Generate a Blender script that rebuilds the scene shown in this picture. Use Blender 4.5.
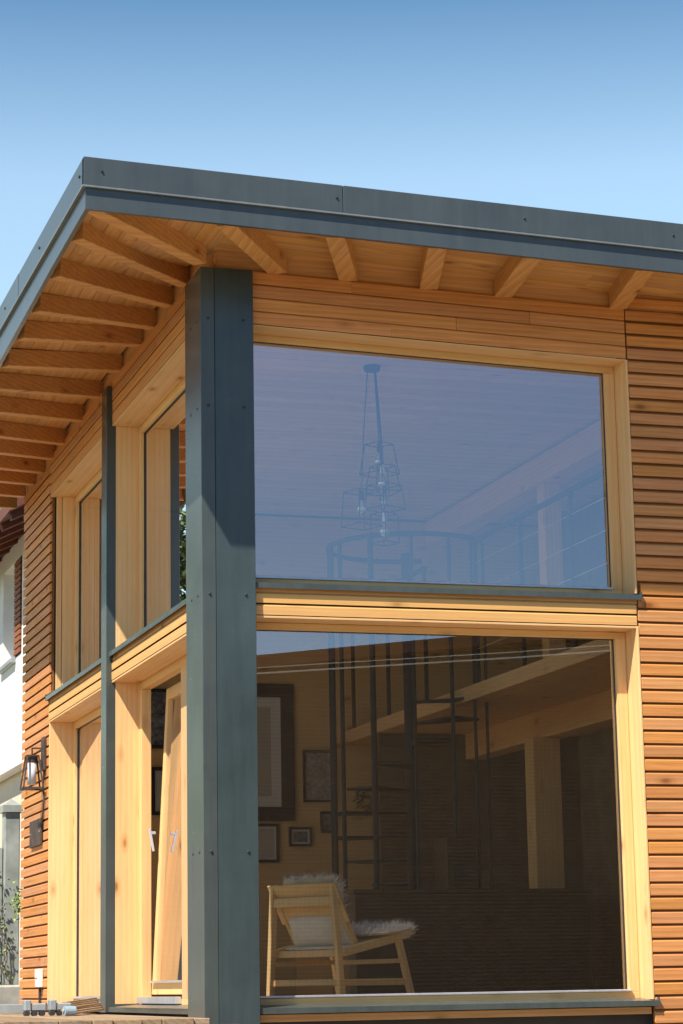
import bpy, bmesh, math, random
from mathutils import Vector, Matrix
R_ = math.radians
random.seed(7)
for o in list(bpy.data.objects): bpy.data.objects.remove(o)
S = bpy.context.scene
COL = S.collection

# ------------------------------------------------------------------ camera
def cam_matrix(yaw, pitch, roll):
    B = Matrix(((1, 0, 0), (0, 0, -1), (0, 1, 0)))
    cy, sy = math.cos(yaw), math.sin(yaw); cp, sp = math.cos(pitch), math.sin(pitch); cr, sr = math.cos(roll), math.sin(roll)
    Ry = Matrix(((cy, 0, -sy), (0, 1, 0), (sy, 0, cy)))
    Rx = Matrix(((1, 0, 0), (0, cp, sp), (0, -sp, cp)))
    Rz = Matrix(((cr, -sr, 0), (sr, cr, 0), (0, 0, 1)))
    return Rz @ Rx @ Ry @ B
def make_camera():
    M = cam_matrix(R_(16.944166), R_(11.328313), R_(-1.009556))
    M = Matrix(((1, 0, 0), (0, -1, 0), (0, 0, -1))) @ M      # image axes -> blender camera axes
    cd = bpy.data.cameras.new('camera'); co = bpy.data.objects.new('camera', cd); COL.objects.link(co)
    co.matrix_world = Matrix.Translation((-3.586, -14.57, 0.149)) @ M.transposed().to_4x4()
    cd.sensor_fit = 'VERTICAL'; cd.sensor_height = 36; cd.lens = 2358.47 / 1024 * 36
    cd.clip_end = 2000; S.camera = co
make_camera()

# ------------------------------------------------------------------ sky, sun, exposure
TRAVEL = Vector((0.585, 0.445, -1.0))
EL = math.atan2(1.0, math.hypot(TRAVEL.x, TRAVEL.y)); ROT = math.atan2(-TRAVEL.x, -TRAVEL.y)
W = bpy.data.worlds.new('World'); S.world = W; W.use_nodes = True
nt = W.node_tree; nt.nodes.clear()
sky = nt.nodes.new('ShaderNodeTexSky'); sky.sky_type = 'NISHITA'; sky.sun_disc = False
sky.sun_elevation = EL; sky.sun_rotation = ROT % (2 * math.pi); sky.altitude = 400; sky.air_density = 1.1; sky.dust_density = 0.5; sky.ozone_density = 0.6
bg = nt.nodes.new('ShaderNodeBackground'); bg.inputs['Strength'].default_value = 0.15
wo = nt.nodes.new('ShaderNodeOutputWorld')
tcw = nt.nodes.new('ShaderNodeTexCoord'); sxyz = nt.nodes.new('ShaderNodeSeparateXYZ'); rmp = nt.nodes.new('ShaderNodeValToRGB'); mxw = nt.nodes.new('ShaderNodeMix'); mxw.data_type = 'RGBA'; mxw.blend_type = 'MULTIPLY'; mxw.inputs[0].default_value = 1
e = rmp.color_ramp.elements; e[0].position = 0.22; e[0].color = (1.0, 0.98, 0.80, 1); e[1].position = 0.62; e[1].color = (0.07, 0.12, 0.20, 1)
e = rmp.color_ramp.elements.new(0.33); e.color = (1.0, 1.0, 0.88, 1)
e = rmp.color_ramp.elements.new(0.42); e.color = (0.27, 0.46, 0.54, 1)
nt.links.new(tcw.outputs['Generated'], sxyz.inputs[0]); nt.links.new(sxyz.outputs[2], rmp.inputs[0]); nt.links.new(sky.outputs[0], mxw.inputs[6]); nt.links.new(rmp.outputs[0], mxw.inputs[7])
# the sky on the sun's side of the yard is a deeper blue in the photograph's reflections
rm2 = nt.nodes.new('ShaderNodeValToRGB'); mad = nt.nodes.new('ShaderNodeMath'); mad.operation = 'MULTIPLY_ADD'; mad.inputs[1].default_value = 0.5; mad.inputs[2].default_value = 0.5
nt.links.new(sxyz.outputs[1], mad.inputs[0]); nt.links.new(mad.outputs[0], rm2.inputs[0])
e = rm2.color_ramp.elements; e[0].position = 0.25; e[0].color = (0.56, 0.70, 1.0, 1); e[1].position = 0.62; e[1].color = (1, 1, 1, 1)
mx2 = nt.nodes.new('ShaderNodeMix'); mx2.data_type = 'RGBA'; mx2.blend_type = 'MULTIPLY'; mx2.inputs[0].default_value = 1
nt.links.new(mxw.outputs[2], mx2.inputs[6]); nt.links.new(rm2.outputs[0], mx2.inputs[7])
nt.links.new(mx2.outputs[2], bg.inputs[0]); nt.links.new(bg.outputs[0], wo.inputs[0])
sd = bpy.data.lights.new('sun', 'SUN'); sd.energy = 5.0; sd.angle = R_(0.5); sd.color = (1, 0.94, 0.84)
so = bpy.data.objects.new('sun', sd); COL.objects.link(so); so.rotation_euler = TRAVEL.to_track_quat('-Z', 'Y').to_euler(); so.location = (-20, -15, 30)
S.view_settings.view_transform = 'Standard'; S.view_settings.look = 'None'; S.view_settings.gamma = 1; S.view_settings.exposure = 0.76
S.render.engine = 'CYCLES'
S.cycles.max_bounces = 8; S.cycles.transparent_max_bounces = 12; S.cycles.glossy_bounces = 4; S.cycles.diffuse_bounces = 5

# ------------------------------------------------------------------ materials
class NT:
    def __init__(s, name):
        s.m = bpy.data.materials.new(name); s.m.use_nodes = True; s.t = s.m.node_tree; s.t.nodes.clear()
        s.out = s.n('ShaderNodeOutputMaterial')
    def n(s, ty, **k):
        x = s.t.nodes.new(ty)
        for a, b in k.items(): setattr(x, a, b)
        return x
    def l(s, a, b): s.t.links.new(a, b)
    def math(s, op, a, b=0.0, c=None):
        x = s.n('ShaderNodeMath', operation=op)
        for i, v in enumerate((a, b, c)):
            if v is None: continue
            if isinstance(v, (int, float)): x.inputs[i].default_value = v
            else: s.l(v, x.inputs[i])
        return x.outputs[0]
    def mix(s, f, a, b, bt='MIX'):
        x = s.n('ShaderNodeMix', data_type='RGBA', blend_type=bt)
        for i, v in ((0, f), (6, a), (7, b)):
            if isinstance(v, (int, float)): x.inputs[i].default_value = v
            elif isinstance(v, tuple): x.inputs[i].default_value = (*v, 1)
            else: s.l(v, x.inputs[i])
        return x.outputs[2]
    def noise(s, vec, scale, detail=3, rough=0.5, dist=0.0):
        x = s.n('ShaderNodeTexNoise'); x.inputs['Scale'].default_value = scale; x.inputs['Detail'].default_value = detail
        x.inputs['Roughness'].default_value = rough; x.inputs['Distortion'].default_value = dist; s.l(vec, x.inputs['Vector']); return x.outputs['Fac']
    def ramp(s, fac, stops):
        x = s.n('ShaderNodeValToRGB'); e = x.color_ramp.elements
        while len(e) < len(stops): e.new(0.5)
        for i, (p, c) in enumerate(stops): e[i].position = p; e[i].color = (*c, 1) if isinstance(c, tuple) else (c, c, c, 1)
        s.l(fac, x.inputs[0]); return x.outputs[0]
    def pr(s, color, rough=0.6, metal=0.0, bump=None, bstr=0.3, bdist=0.01, spec=0.5):
        p = s.n('ShaderNodeBsdfPrincipled')
        for k, v in (('Base Color', color), ('Roughness', rough), ('Metallic', metal), ('Specular IOR Level', spec)):
            if isinstance(v, (int, float)): p.inputs[k].default_value = v
            elif isinstance(v, tuple): p.inputs[k].default_value = (*v, 1)
            else: s.l(v, p.inputs[k])
        if bump is not None:
            b = s.n('ShaderNodeBump'); b.inputs['Strength'].default_value = bstr; b.inputs['Distance'].default_value = bdist
            s.l(bump, b.inputs['Height']); s.l(b.outputs[0], p.inputs['Normal'])
        s.l(p.outputs[0], s.out.inputs[0]); return p

def wood(name, light, dark, axis='X', knots=0.6, var=0.35, rough=0.6, grain=0.55, weather=0.0, lines=None):
    """grain runs along `axis`; every separate board gets its own tone"""
    s = NT(name); tc = s.n('ShaderNodeTexCoord'); geo = s.n('ShaderNodeNewGeometry')
    isl = geo.outputs['Random Per Island']
    off = s.n('ShaderNodeVectorMath', operation='SCALE'); cb = s.n('ShaderNodeCombineXYZ')
    for i in range(3): cb.inputs[i].default_value = (17.3, 9.1, 23.7)[i]
    s.l(cb.outputs[0], off.inputs[0]); s.l(isl, off.inputs['Scale'])
    add = s.n('ShaderNodeVectorMath', operation='ADD'); s.l(tc.outputs['Object'], add.inputs[0]); s.l(off.outputs[0], add.inputs[1])
    def stretch(along, across):
        mp = s.n('ShaderNodeMapping'); sc = {'X': (along, across, across), 'Y': (across, along, across), 'Z': (across, across, along)}[axis]
        mp.inputs['Scale'].default_value = sc; s.l(add.outputs[0], mp.inputs['Vector']); return mp.outputs[0]
    g1 = s.noise(stretch(1.0, 14), 1.6, 5, 0.6, 1.2)
    g2 = s.noise(stretch(2.5, 90), 1.5, 3, 0.6, 0.3)
    big = s.noise(stretch(1.2, 2.2), 1.0, 3, 0.5)
    wv = s.n('ShaderNodeTexWave', wave_type='RINGS', rings_direction=axis, wave_profile='SAW')
    wv.inputs['Scale'].default_value = 1.0; wv.inputs['Distortion'].default_value = 5.5; wv.inputs['Detail'].default_value = 2; wv.inputs['Detail Scale'].default_value = 0.6
    s.l(stretch(0.35, 9), wv.inputs['Vector'])
    f = s.math('ADD', s.math('MULTIPLY', g1, 0.45), s.math('ADD', s.math('MULTIPLY', g2, 0.35), s.math('MULTIPLY', wv.outputs['Fac'], 0.2)))
    f = s.ramp(f, [(0.33, 0.0), (0.68, 1.0)])
    f = s.math('MULTIPLY', f, grain)
    col = s.mix(f, light, dark)
    # knots
    vo = s.n('ShaderNodeTexVoronoi', feature='F1'); vo.inputs['Scale'].default_value = 1.0; s.l(stretch(2.4, 5.5), vo.inputs['Vector'])
    vc = s.n('ShaderNodeSeparateColor'); s.l(vo.outputs['Color'], vc.inputs[0])
    kn = s.ramp(vo.outputs['Distance'], [(0.05, 1.0), (0.12, 0.35), (0.24, 0.0)])
    kn = s.math('MULTIPLY', kn, s.math('GREATER_THAN', vc.outputs[0], 0.40))
    kd = tuple(c * q for c, q in zip(dark, (0.5, 0.38, 0.3)))
    col = s.mix(s.math('MULTIPLY', kn, knots), col, kd)
    # board to board tone
    hsv = s.n('ShaderNodeHueSaturation'); s.l(col, hsv.inputs['Color'])
    s.l(s.math('ADD', s.math('MULTIPLY', isl, var), s.math('ADD', 1 - var / 2 - 0.12, s.math('MULTIPLY', big, 0.24))), hsv.inputs['Value'])
    s.l(s.math('ADD', 0.497, s.math('MULTIPLY', s.math('FRACT', s.math('MULTIPLY', isl, 7.31)), 0.006)), hsv.inputs['Hue'])
    s.l(s.math('ADD', 1.02, s.math('MULTIPLY', s.math('FRACT', s.math('MULTIPLY', isl, 3.77)), 0.08)), hsv.inputs['Saturation'])
    col = hsv.outputs[0]
    if weather:
        w = s.ramp(s.noise(stretch(1.5, 5), 1.3, 6, 0.7), [(0.45, 0.0), (0.7, 1.0)])
        col = s.mix(s.math('MULTIPLY', w, weather), col, (0.33, 0.27, 0.2))
    if lines:      # board joints of a laminated face: (coordinate axis, pitch)
        sp = s.n('ShaderNodeSeparateXYZ'); s.l(tc.outputs['Object'], sp.inputs[0])
        q = s.math('DIVIDE', sp.outputs['XYZ'.index(lines[0])], lines[1]); fr = s.math('FRACT', q)
        wn = s.n('ShaderNodeTexWhiteNoise', noise_dimensions='1D'); s.l(s.math('FLOOR', q), wn.inputs['W'])
        col = s.mix(s.math('MULTIPLY', wn.outputs['Value'], 0.35), col, tuple(c * 0.55 for c in dark))
        col = s.mix(s.math('MULTIPLY', s.math('LESS_THAN', fr, 0.035), 0.75), col, tuple(c * 0.25 for c in dark))
    bump = s.math('ADD', g1, s.math('MULTIPLY', g2, 0.6))
    rr = s.math('ADD', rough - 0.08, s.math('MULTIPLY', g1, 0.18))
    s.pr(col, rr, 0, bump, 0.25, 0.004, 0.35)
    return s.m

BAND = ((0.72, 0.42, 0.17), (0.52, 0.25, 0.08))
LARCH_L, LARCH_D = (0.68, 0.322, 0.135), (0.42, 0.168, 0.056)
PINE_L, PINE_D = (0.77, 0.495, 0.245), (0.60, 0.335, 0.13)
M = {}
M['clad_x'] = wood('larch_cladding_x', LARCH_L, LARCH_D, 'X', 0.8, 0.2, grain=0.8)
M['clad_y'] = wood('larch_cladding_y', LARCH_L, LARCH_D, 'Y', 0.8, 0.2, grain=0.8, weather=0.2)
M['pine_x'] = wood('pine_x', PINE_L, PINE_D, 'X', 0.95, 0.2, 0.55, 0.6)
M['pine_y'] = wood('pine_y', PINE_L, PINE_D, 'Y', 0.95, 0.2, 0.55, 0.6)
M['pine_z'] = wood('pine_z', PINE_L, PINE_D, 'Z', 0.95, 0.2, 0.55, 0.6)
M['raft_x'] = wood('rafter_x', (0.62, 0.34, 0.135), (0.38, 0.165, 0.052), 'X', 0.9, 0.35, grain=0.8)
M['raft_y'] = wood('rafter_y', (0.62, 0.34, 0.135), (0.38, 0.165, 0.052), 'Y', 0.9, 0.35, grain=0.8)
M['soff_x'] = wood('soffit_x', (0.66, 0.38, 0.165), (0.36, 0.16, 0.055), 'X', 0.8, 0.24)
M['soff_y'] = wood('soffit_y', (0.66, 0.38, 0.165), (0.36, 0.16, 0.055), 'Y', 0.8, 0.24)
M['ceil'] = wood('ceiling_boards', (0.84, 0.70, 0.58), (0.72, 0.57, 0.44), 'X', 0.6, 0.1, lines=('Y', 0.16))
M['inwall'] = wood('interior_spruce', (0.66, 0.44, 0.20), (0.54, 0.32, 0.13), 'X', 0.9, 0.1)
M['infloor'] = wood('interior_floor', (0.62, 0.50, 0.36), (0.48, 0.36, 0.24), 'Y', 0.4, 0.2, lines=('X', 0.14))
M['oak_x'] = wood('oak', (0.78, 0.56, 0.29), (0.60, 0.39, 0.18), 'Z', 0.1, 0.15, 0.45)
M['deckw'] = wood('old_deck', (0.36, 0.25, 0.15), (0.16, 0.10, 0.06), 'Y', 0.5, 0.5, 0.8, 0.8, weather=0.5)
M['brownw'] = wood('brown_eave', (0.17, 0.06, 0.035), (0.09, 0.03, 0.02), 'Y', 0.3, 0.3)
M['shutter'] = wood('shutter_wood', (0.28, 0.10, 0.045), (0.16, 0.05, 0.025), 'Z', 0.3, 0.3)
M['band_x'] = wood('band_boards_x', *BAND, 'X', 0.7, 0.1, 0.5, 0.45)
M['band_y'] = wood('band_boards_y', *BAND, 'Y', 0.7, 0.1, 0.5, 0.45)
M['darklarch'] = wood('larch_backing', (0.30, 0.13, 0.045), (0.18, 0.07, 0.022), 'X', 0.3, 0.2)
M['darkwood'] = wood('dark_boards', (0.10, 0.055, 0.035), (0.05, 0.028, 0.018), 'X', 0.3, 0.4, lines=('Z', 0.2))

def metal(name, col, rough=0.42, met=0.0, blotch=0.18, spec=0.5, rust=None):
    s = NT(name); tc = s.n('ShaderNodeTexCoord'); v = tc.outputs['Object']
    n1 = s.noise(v, 2.2, 5, 0.6); n2 = s.noise(v, 60, 3, 0.6)
    mp = s.n('ShaderNodeMapping'); mp.inputs['Scale'].default_value = (9, 9, 0.7); s.l(v, mp.inputs[0]); n3 = s.noise(mp.outputs[0], 2, 4, 0.6)
    f = s.math('ADD', s.math('MULTIPLY', n1, 0.6), s.math('MULTIPLY', n3, 0.4))
    c = s.mix(s.ramp(f, [(0.35, 0.0), (0.7, 1.0)]), tuple(x * (1 - blotch) for x in col), tuple(min(1, x * (1 + blotch)) for x in col))
    if rust: c = s.mix(s.ramp(s.noise(v, 14, 5, 0.7), [(0.5, 0.0), (0.65, 0.8)]), c, rust)
    r = s.math('ADD', rough - 0.07, s.math('MULTIPLY', n1, 0.16))
    s.pr(c, r, met, s.math('ADD', n2, s.math('MULTIPLY', n1, 14)), 0.12, 0.0015, spec)
    return s.m
M['zinc'] = metal('painted_steel', (0.064, 0.076, 0.071), 0.24, 0.0, 0.22, 0.38)
M['zinc_cap'] = metal('painted_steel_cap', (0.048, 0.066, 0.067), 0.24, 0.0, 0.22, 0.38)
M['zinc_fascia'] = metal('fascia_steel', (0.058, 0.070, 0.074), 0.30, 0.0, 0.18, 0.45)
M['drip'] = metal('drip_edge', (0.20, 0.215, 0.215), 0.4, 0.2)
M['alu'] = metal('aluminium', (0.62, 0.63, 0.66), 0.35, 0.6)
M['galv'] = metal('galvanised', (0.34, 0.37, 0.38), 0.5, 0.4)
M['black'] = metal('black_metal', (0.025, 0.025, 0.028), 0.5)
M['rusty'] = metal('rusty_metal', (0.06, 0.045, 0.038), 0.65, 0, 0.3, 0.4, (0.16, 0.07, 0.035))
M['steelblue'] = metal('stair_steel', (0.022, 0.025, 0.032), 0.6, 0, 0.1, 0.3)
M['lampblack'] = metal('lamp_black', (0.008, 0.008, 0.01), 0.7, 0, 0.1, 0.1)
M['screw'] = metal('screw_head', (0.05, 0.055, 0.06), 0.4, 0.7)

def plain(name, col, rough=0.7, amp=0.12, sc=6, bstr=0.2, met=0):
    s = NT(name); tc = s.n('ShaderNodeTexCoord'); v = tc.outputs['Object']
    n1 = s.noise(v, sc, 6, 0.6); n2 = s.noise(v, sc * 14, 4, 0.6)
    c = s.mix(s.ramp(n1, [(0.3, 0.0), (0.72, 1.0)]), tuple(x * (1 - amp) for x in col), tuple(min(1, x * (1 + amp)) for x in col))
    s.pr(c, rough, met, n2, bstr, 0.005, 0.4); return s.m
M['render'] = plain('white_render', (0.78, 0.76, 0.71), 0.9, 0.04)
M['cream'] = plain('cream_render', (0.66, 0.58, 0.46), 0.9, 0.06)
M['concrete'] = plain('concrete', (0.30, 0.32, 0.29), 0.9, 0.3, 4)
M['stone'] = plain('step_stone', (0.40, 0.37, 0.31), 0.9, 0.2, 8)
M['membrane'] = plain('black_membrane', (0.015, 0.013, 0.012), 0.9)
M['plinth'] = plain('plinth', (0.05, 0.045, 0.04), 0.9)
M['ground'] = plain('gravel_ground', (0.27, 0.22, 0.16), 0.95, 0.22, 3, 0.6)
M['grass'] = plain('grass_ground', (0.07, 0.11, 0.035), 0.95, 0.4, 5, 0.6)
M['paper'] = plain('paper', (0.62, 0.60, 0.54), 0.8, 0.03)
M['mount'] = plain('mount_card', (0.42, 0.38, 0.30), 0.8, 0.05)
M['photo'] = plain('grey_photo', (0.16, 0.155, 0.15), 0.6, 0.9, 22)
M['pattern'] = plain('patterned_print', (0.30, 0.28, 0.25), 0.7, 0.6, 30)
M['frame_dark'] = plain('dark_frame', (0.025, 0.016, 0.013), 0.45)
M['fur'] = plain('sheepskin', (0.92, 0.90, 0.86), 0.95, 0.08, 12)
M['linen'] = plain('linen', (0.78, 0.75, 0.66), 0.9, 0.08, 20)
M['kitchen'] = plain('dark_cabinet', (0.06, 0.042, 0.024), 0.5, 0.3)
M['darkint'] = plain('dark_panel', (0.12, 0.085, 0.055), 0.6, 0.3)
M['white'] = plain('white_plastic', (0.75, 0.74, 0.72), 0.4, 0.02)
M['frosted'] = plain('frosted_glass', (0.55, 0.58, 0.62), 0.15, 0.1, 9)
M['bluetape'] = plain('blue_grey_plastic', (0.25, 0.33, 0.40), 0.5, 0.1)
M['hedge'] = plain('hedge', (0.05, 0.075, 0.03), 0.9, 0.5, 9)
M['bark'] = plain('bark', (0.13, 0.10, 0.075), 0.95, 0.3, 12)
def leafmat(name, c1, c2):
    s = NT(name); g = s.n('ShaderNodeNewGeometry'); c = s.mix(g.outputs['Random Per Island'], c1, c2); p = s.pr(c, 0.55)
    return s.m
M['leaf'] = leafmat('leaves', (0.035, 0.07, 0.018), (0.11, 0.16, 0.04))
M['leafy'] = leafmat('young_leaves', (0.12, 0.20, 0.03), (0.30, 0.38, 0.06))
M['leafd'] = leafmat('dry_leaves', (0.06, 0.07, 0.035), (0.12, 0.12, 0.06))

def glass(name, tint, refl, base, gain, rough=0.0):
    s = NT(name)
    tr = s.n('ShaderNodeBsdfTransparent'); tr.inputs[0].default_value = (*tint, 1)
    gl = s.n('ShaderNodeBsdfGlossy'); gl.inputs['Color'].default_value = (*refl, 1); gl.inputs['Roughness'].default_value = rough
    fr = s.n('ShaderNodeFresnel'); fr.inputs['IOR'].default_value = 1.5
    f = s.math('MINIMUM', s.math('ADD', s.math('MULTIPLY', fr.outputs[0], gain), base), 0.93)
    mx = s.n('ShaderNodeMixShader'); s.l(f, mx.inputs[0]); s.l(tr.outputs[0], mx.inputs[1]); s.l(gl.outputs[0], mx.inputs[2])
    s.l(mx.outputs[0], s.out.inputs[0]); return s.m
M['glass'] = glass('window_glass', (0.97, 0.95, 0.91), (0.96, 0.95, 1.0), 0.18, 1.5)
M['lampglass'] = glass('lamp_glass', (0.93, 0.93, 0.92), (1, 1, 1), 0.06, 1.2)
def screen():
    s = NT('insect_screen'); tc = s.n('ShaderNodeTexCoord'); v = tc.outputs['Object']
    sp = s.n('ShaderNodeSeparateXYZ'); s.l(v, sp.inputs[0])
    wx = s.math('SINE', s.math('MULTIPLY', sp.outputs[0], 2 * math.pi / 0.021)); wz = s.math('SINE', s.math('MULTIPLY', sp.outputs[2], 2 * math.pi / 0.026))
    f = s.math('ADD', s.math('MULTIPLY', wx, 0.022), s.math('MULTIPLY', wz, 0.04))
    f = s.math('ADD', f, s.math('MULTIPLY', s.noise(v, 38, 4, 0.7), 0.17)); f = s.math('MAXIMUM', s.math('ADD', f, 0.03), 0.0)
    tr = s.n('ShaderNodeBsdfTransparent'); df = s.n('ShaderNodeBsdfDiffuse'); df.inputs[0].default_value = (0.52, 0.39, 0.21, 1)
    mx = s.n('ShaderNodeMixShader'); s.l(f, mx.inputs[0]); s.l(tr.outputs[0], mx.inputs[1]); s.l(df.outputs[0], mx.inputs[2]); s.l(mx.outputs[0], s.out.inputs[0]); return s.m
M['screen'] = screen()
M['bulb'] = glass('bulb_glass', (0.9, 0.88, 0.84), (1, 1, 1), 0.25, 1.5)

# ------------------------------------------------------------------ mesh helpers
class MB:
    def __init__(s): s.v = []; s.f = []; s.mi = []; s.cur = 0
    def poly(s, vs, fs):
        b = len(s.v); s.v += [tuple(v) for v in vs]; s.f += [tuple(b + i for i in f) for f in fs]; s.mi += [s.cur] * (len(s.f) - len(s.mi))
    def box(s, x0, x1, y0, y1, z0, z1):
        s.poly([(x0, y0, z0), (x1, y0, z0), (x1, y1, z0), (x0, y1, z0), (x0, y0, z1), (x1, y0, z1), (x1, y1, z1), (x0, y1, z1)],
               [(0, 3, 2, 1), (4, 5, 6, 7), (0, 1, 5, 4), (1, 2, 6, 5), (2, 3, 7, 6), (3, 0, 4, 7)]); return s
    def hexa(s, bot, top):
        s.poly(list(bot) + list(top), [(0, 3, 2, 1), (4, 5, 6, 7), (0, 1, 5, 4), (1, 2, 6, 5), (2, 3, 7, 6), (3, 0, 4, 7)]); return s
    def extrude(s, A, B):
        n = len(A); s.poly(list(A) + list(B), [tuple(range(n - 1, -1, -1)), tuple(range(n, 2 * n))] + [(i, (i + 1) % n, n + (i + 1) % n, n + i) for i in range(n)]); return s
    def bar(s, p, q, w, h=None, up=(0, 0, 1)):
        p, q = Vector(p), Vector(q); h = h or w; d = (q - p).normalized(); u = Vector(up)
        if abs(d.dot(u)) > 0.95: u = Vector((0, 1, 0))
        a = d.cross(u).normalized() * w / 2; b = a.cross(d).normalized() * h / 2
        s.extrude([p - a - b, p + a - b, p + a + b, p - a + b], [q - a - b, q + a - b, q + a + b, q - a + b]); return s
    def tube(s, pts, r, n=8, close=False):
        pts = [Vector(p) for p in pts]; rs = r if isinstance(r, (list, tuple)) else [r] * len(pts); rings = []; b = len(s.v)
        N = len(pts); ref = None
        for i, p in enumerate(pts):
            if close: d = pts[(i + 1) % N] - pts[i - 1]
            else: d = pts[min(i + 1, N - 1)] - pts[max(i - 1, 0)]
            d.normalize(); u = Vector((0, 0, 1)) if abs(d.z) < 0.9 else Vector((1, 0, 0))
            if ref is not None and abs(ref.dot(d)) < 0.9: u = ref
            a = d.cross(u).normalized(); c = a.cross(d).normalized(); ref = c
            for k in range(n):
                t = 2 * math.pi * k / n; s.v.append(tuple(p + (a * math.cos(t) + c * math.sin(t)) * rs[i]))
        for i in range(N if close else N - 1):
            j = (i + 1) % N
            for k in range(n): s.f.append((b + i * n + k, b + i * n + (k + 1) % n, b + j * n + (k + 1) % n, b + j * n + k))
        if not close:
            s.f.append(tuple(b + k for k in range(n - 1, -1, -1))); s.f.append(tuple(b + (N - 1) * n + k for k in range(n)))
        return s
    def lathe(s, prof, c=(0, 0, 0), n=16):
        b = len(s.v); cx, cy, cz = c
        for r, z in prof:
            for k in range(n):
                t = 2 * math.pi * k / n; s.v.append((cx + r * math.cos(t), cy + r * math.sin(t), cz + z))
        for i in range(len(prof) - 1):
            for k in range(n): s.f.append((b + i * n + k, b + i * n + (k + 1) % n, b + (i + 1) * n + (k + 1) % n, b + (i + 1) * n + k))
        s.f.append(tuple(b + k for k in range(n - 1, -1, -1))); s.f.append(tuple(b + (len(prof) - 1) * n + k for k in range(n))); return s
    def build(s, name, mat, parent=None, bev=0.0, smooth=False, seg=1, mat2=None):
        o0 = Vector((0, 0, 0)); p = parent
        while p is not None: o0 += Vector(p.location); p = p.parent
        me = bpy.data.meshes.new(name)
        rel = WORLD[0]
        me.from_pydata([tuple(Vector(v) - o0) if rel else v for v in s.v], [], s.f)
        if mat2:
            for p_, m_ in zip(me.polygons, s.mi): p_.material_index = m_
        me.update()
        bm = bmesh.new(); bm.from_mesh(me); bmesh.ops.recalc_face_normals(bm, faces=bm.faces); bm.to_mesh(me); bm.free()
        me.materials.append(M[mat] if isinstance(mat, str) else mat)
        if mat2: me.materials.append(M[mat2])
        if smooth: 
            for f in me.polygons: f.use_smooth = True
        o = bpy.data.objects.new(name, me); COL.objects.link(o)
        if parent: o.parent = parent
        if bev:
            m = o.modifiers.new('bevel', 'BEVEL'); m.width = bev; m.segments = seg; m.limit_method = 'ANGLE'; m.angle_limit = R_(40)
        return o
WORLD = [True]     # vertices are given in world coordinates (False: in the thing's own coordinates)
def tag(o, label=None, cat=None, group=None, kind=None):
    if label: o['label'] = label
    if cat: o['category'] = cat
    if group: o['group'] = group
    if kind: o['kind'] = kind
    return o
def thing(name, loc, label, cat, group=None, rotz=0):
    o = bpy.data.objects.new(name, None); o.empty_display_size = 0.1; COL.objects.link(o); o.location = loc; o.rotation_euler = (0, 0, rotz)
    return tag(o, label, cat, group)

# ------------------------------------------------------------------ ground
g = MB(); g.poly([(-600, -600, -1.5), (600, -600, -1.5), (600, 600, -1.5), (-600, 600, -1.5)], [(0, 1, 2, 3)])
tag(g.build('ground', 'grass'), 'green ground stretching away round the houses', 'ground', kind='structure')
g = MB(); g.poly([(-14, -24, -1.496), (16, -24, -1.496), (16, 22, -1.496), (-14, 22, -1.496)], [(0, 1, 2, 3)])
tag(g.build('gravel_yard', 'ground'), 'pale gravel yard around the timber house', 'yard', kind='structure')

# ------------------------------------------------------------------ the timber house
HX, HY = 8.0, 7.75
H = thing('timber_house', (0, 0, -1.5), 'modern timber house with slatted larch cladding, big windows and dark metal roof edge', 'house')
P = 0.092
def lint_top(x): return 4.446 - 0.029 * x          # underside of the sloping front lintel
def zw(y): 
    if y <= 0: return 4.812
    t = min(1, y / 0.8); t = t * t * (3 - 2 * t)
    return 4.812 + (4.93 - 4.812) * t - 0.0125 * max(0, y - 1)
def zo(y): return 4.845 - 0.0235 * max(0, min(y, 2.9) + 0.23)
def zb(x, y):
    if y <= 0 or x > 0: return 4.812 - 0.031 * x if y <= 0.02 else (zw(y) - 0.031 * x)
    t = min(1, max(0, (x + 1.02) / 1.02)); return zo(y) * (1 - t) + zw(y) * t

# core walls (behind the cladding)
w = MB()
w.box(0.26, 2.99, 0.045, 0.30, 4.47, 4.95)                     # above upper front window
w.box(0.26, 2.99, 0.045, 0.30, 2.51, 2.69)                     # floor band
w.box(2.99, 4.5, 0.045, 0.30, -0.3, 4.75); w.box(7.2, HX - 0.03, 0.045, 0.30, -0.3, 4.75)
for z0, z1 in ((-0.3, 0.0), (2.5, 2.75), (4.3, 4.7)): w.box(4.5, 7.2, 0.045, 0.30, z0, z1)
w.box(0.045, 0.30, 0.36, 6.24, 4.56, 4.95)                   # left, above openings
w.box(0.045, 0.30, 0.36, 6.24, 2.51, 2.69)
w.box(0.045, 0.30, 6.26, HY - 0.03, -0.3, 4.9)
w.box(HX - 0.3, HX - 0.045, 0.3, HY - 0.3, -0.3, 4.7)
w.box(0.3, HX - 0.045, HY - 0.3, HY - 0.045, -0.3, 4.75)
w.box(0.045, 0.26, 0.045, 0.36, -0.3, 4.8)
w.build('wall', 'membrane', H)
bk_ = MB(); bk_.box(2.95, 4.5, 0.0275, 0.0445, -0.6, 4.66); bk_.build('backing_board', 'darklarch', H); bk_ = MB(); bk_.box(7.2, HX, 0.0275, 0.0445, -0.6, 4.56); bk_.build('backing_board', 'darklarch', H)
bk_ = MB(); bk_.box(0.0275, 0.0445, 6.28, HY, -0.1, 4.85); bk_.build('backing_board', 'darklarch', H)
pb = MB(); pb.box(0.12, HX - 0.1, 0.12, HY - 0.1, -1.5, -0.03); pb.build('plinth', 'plinth', H)
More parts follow.
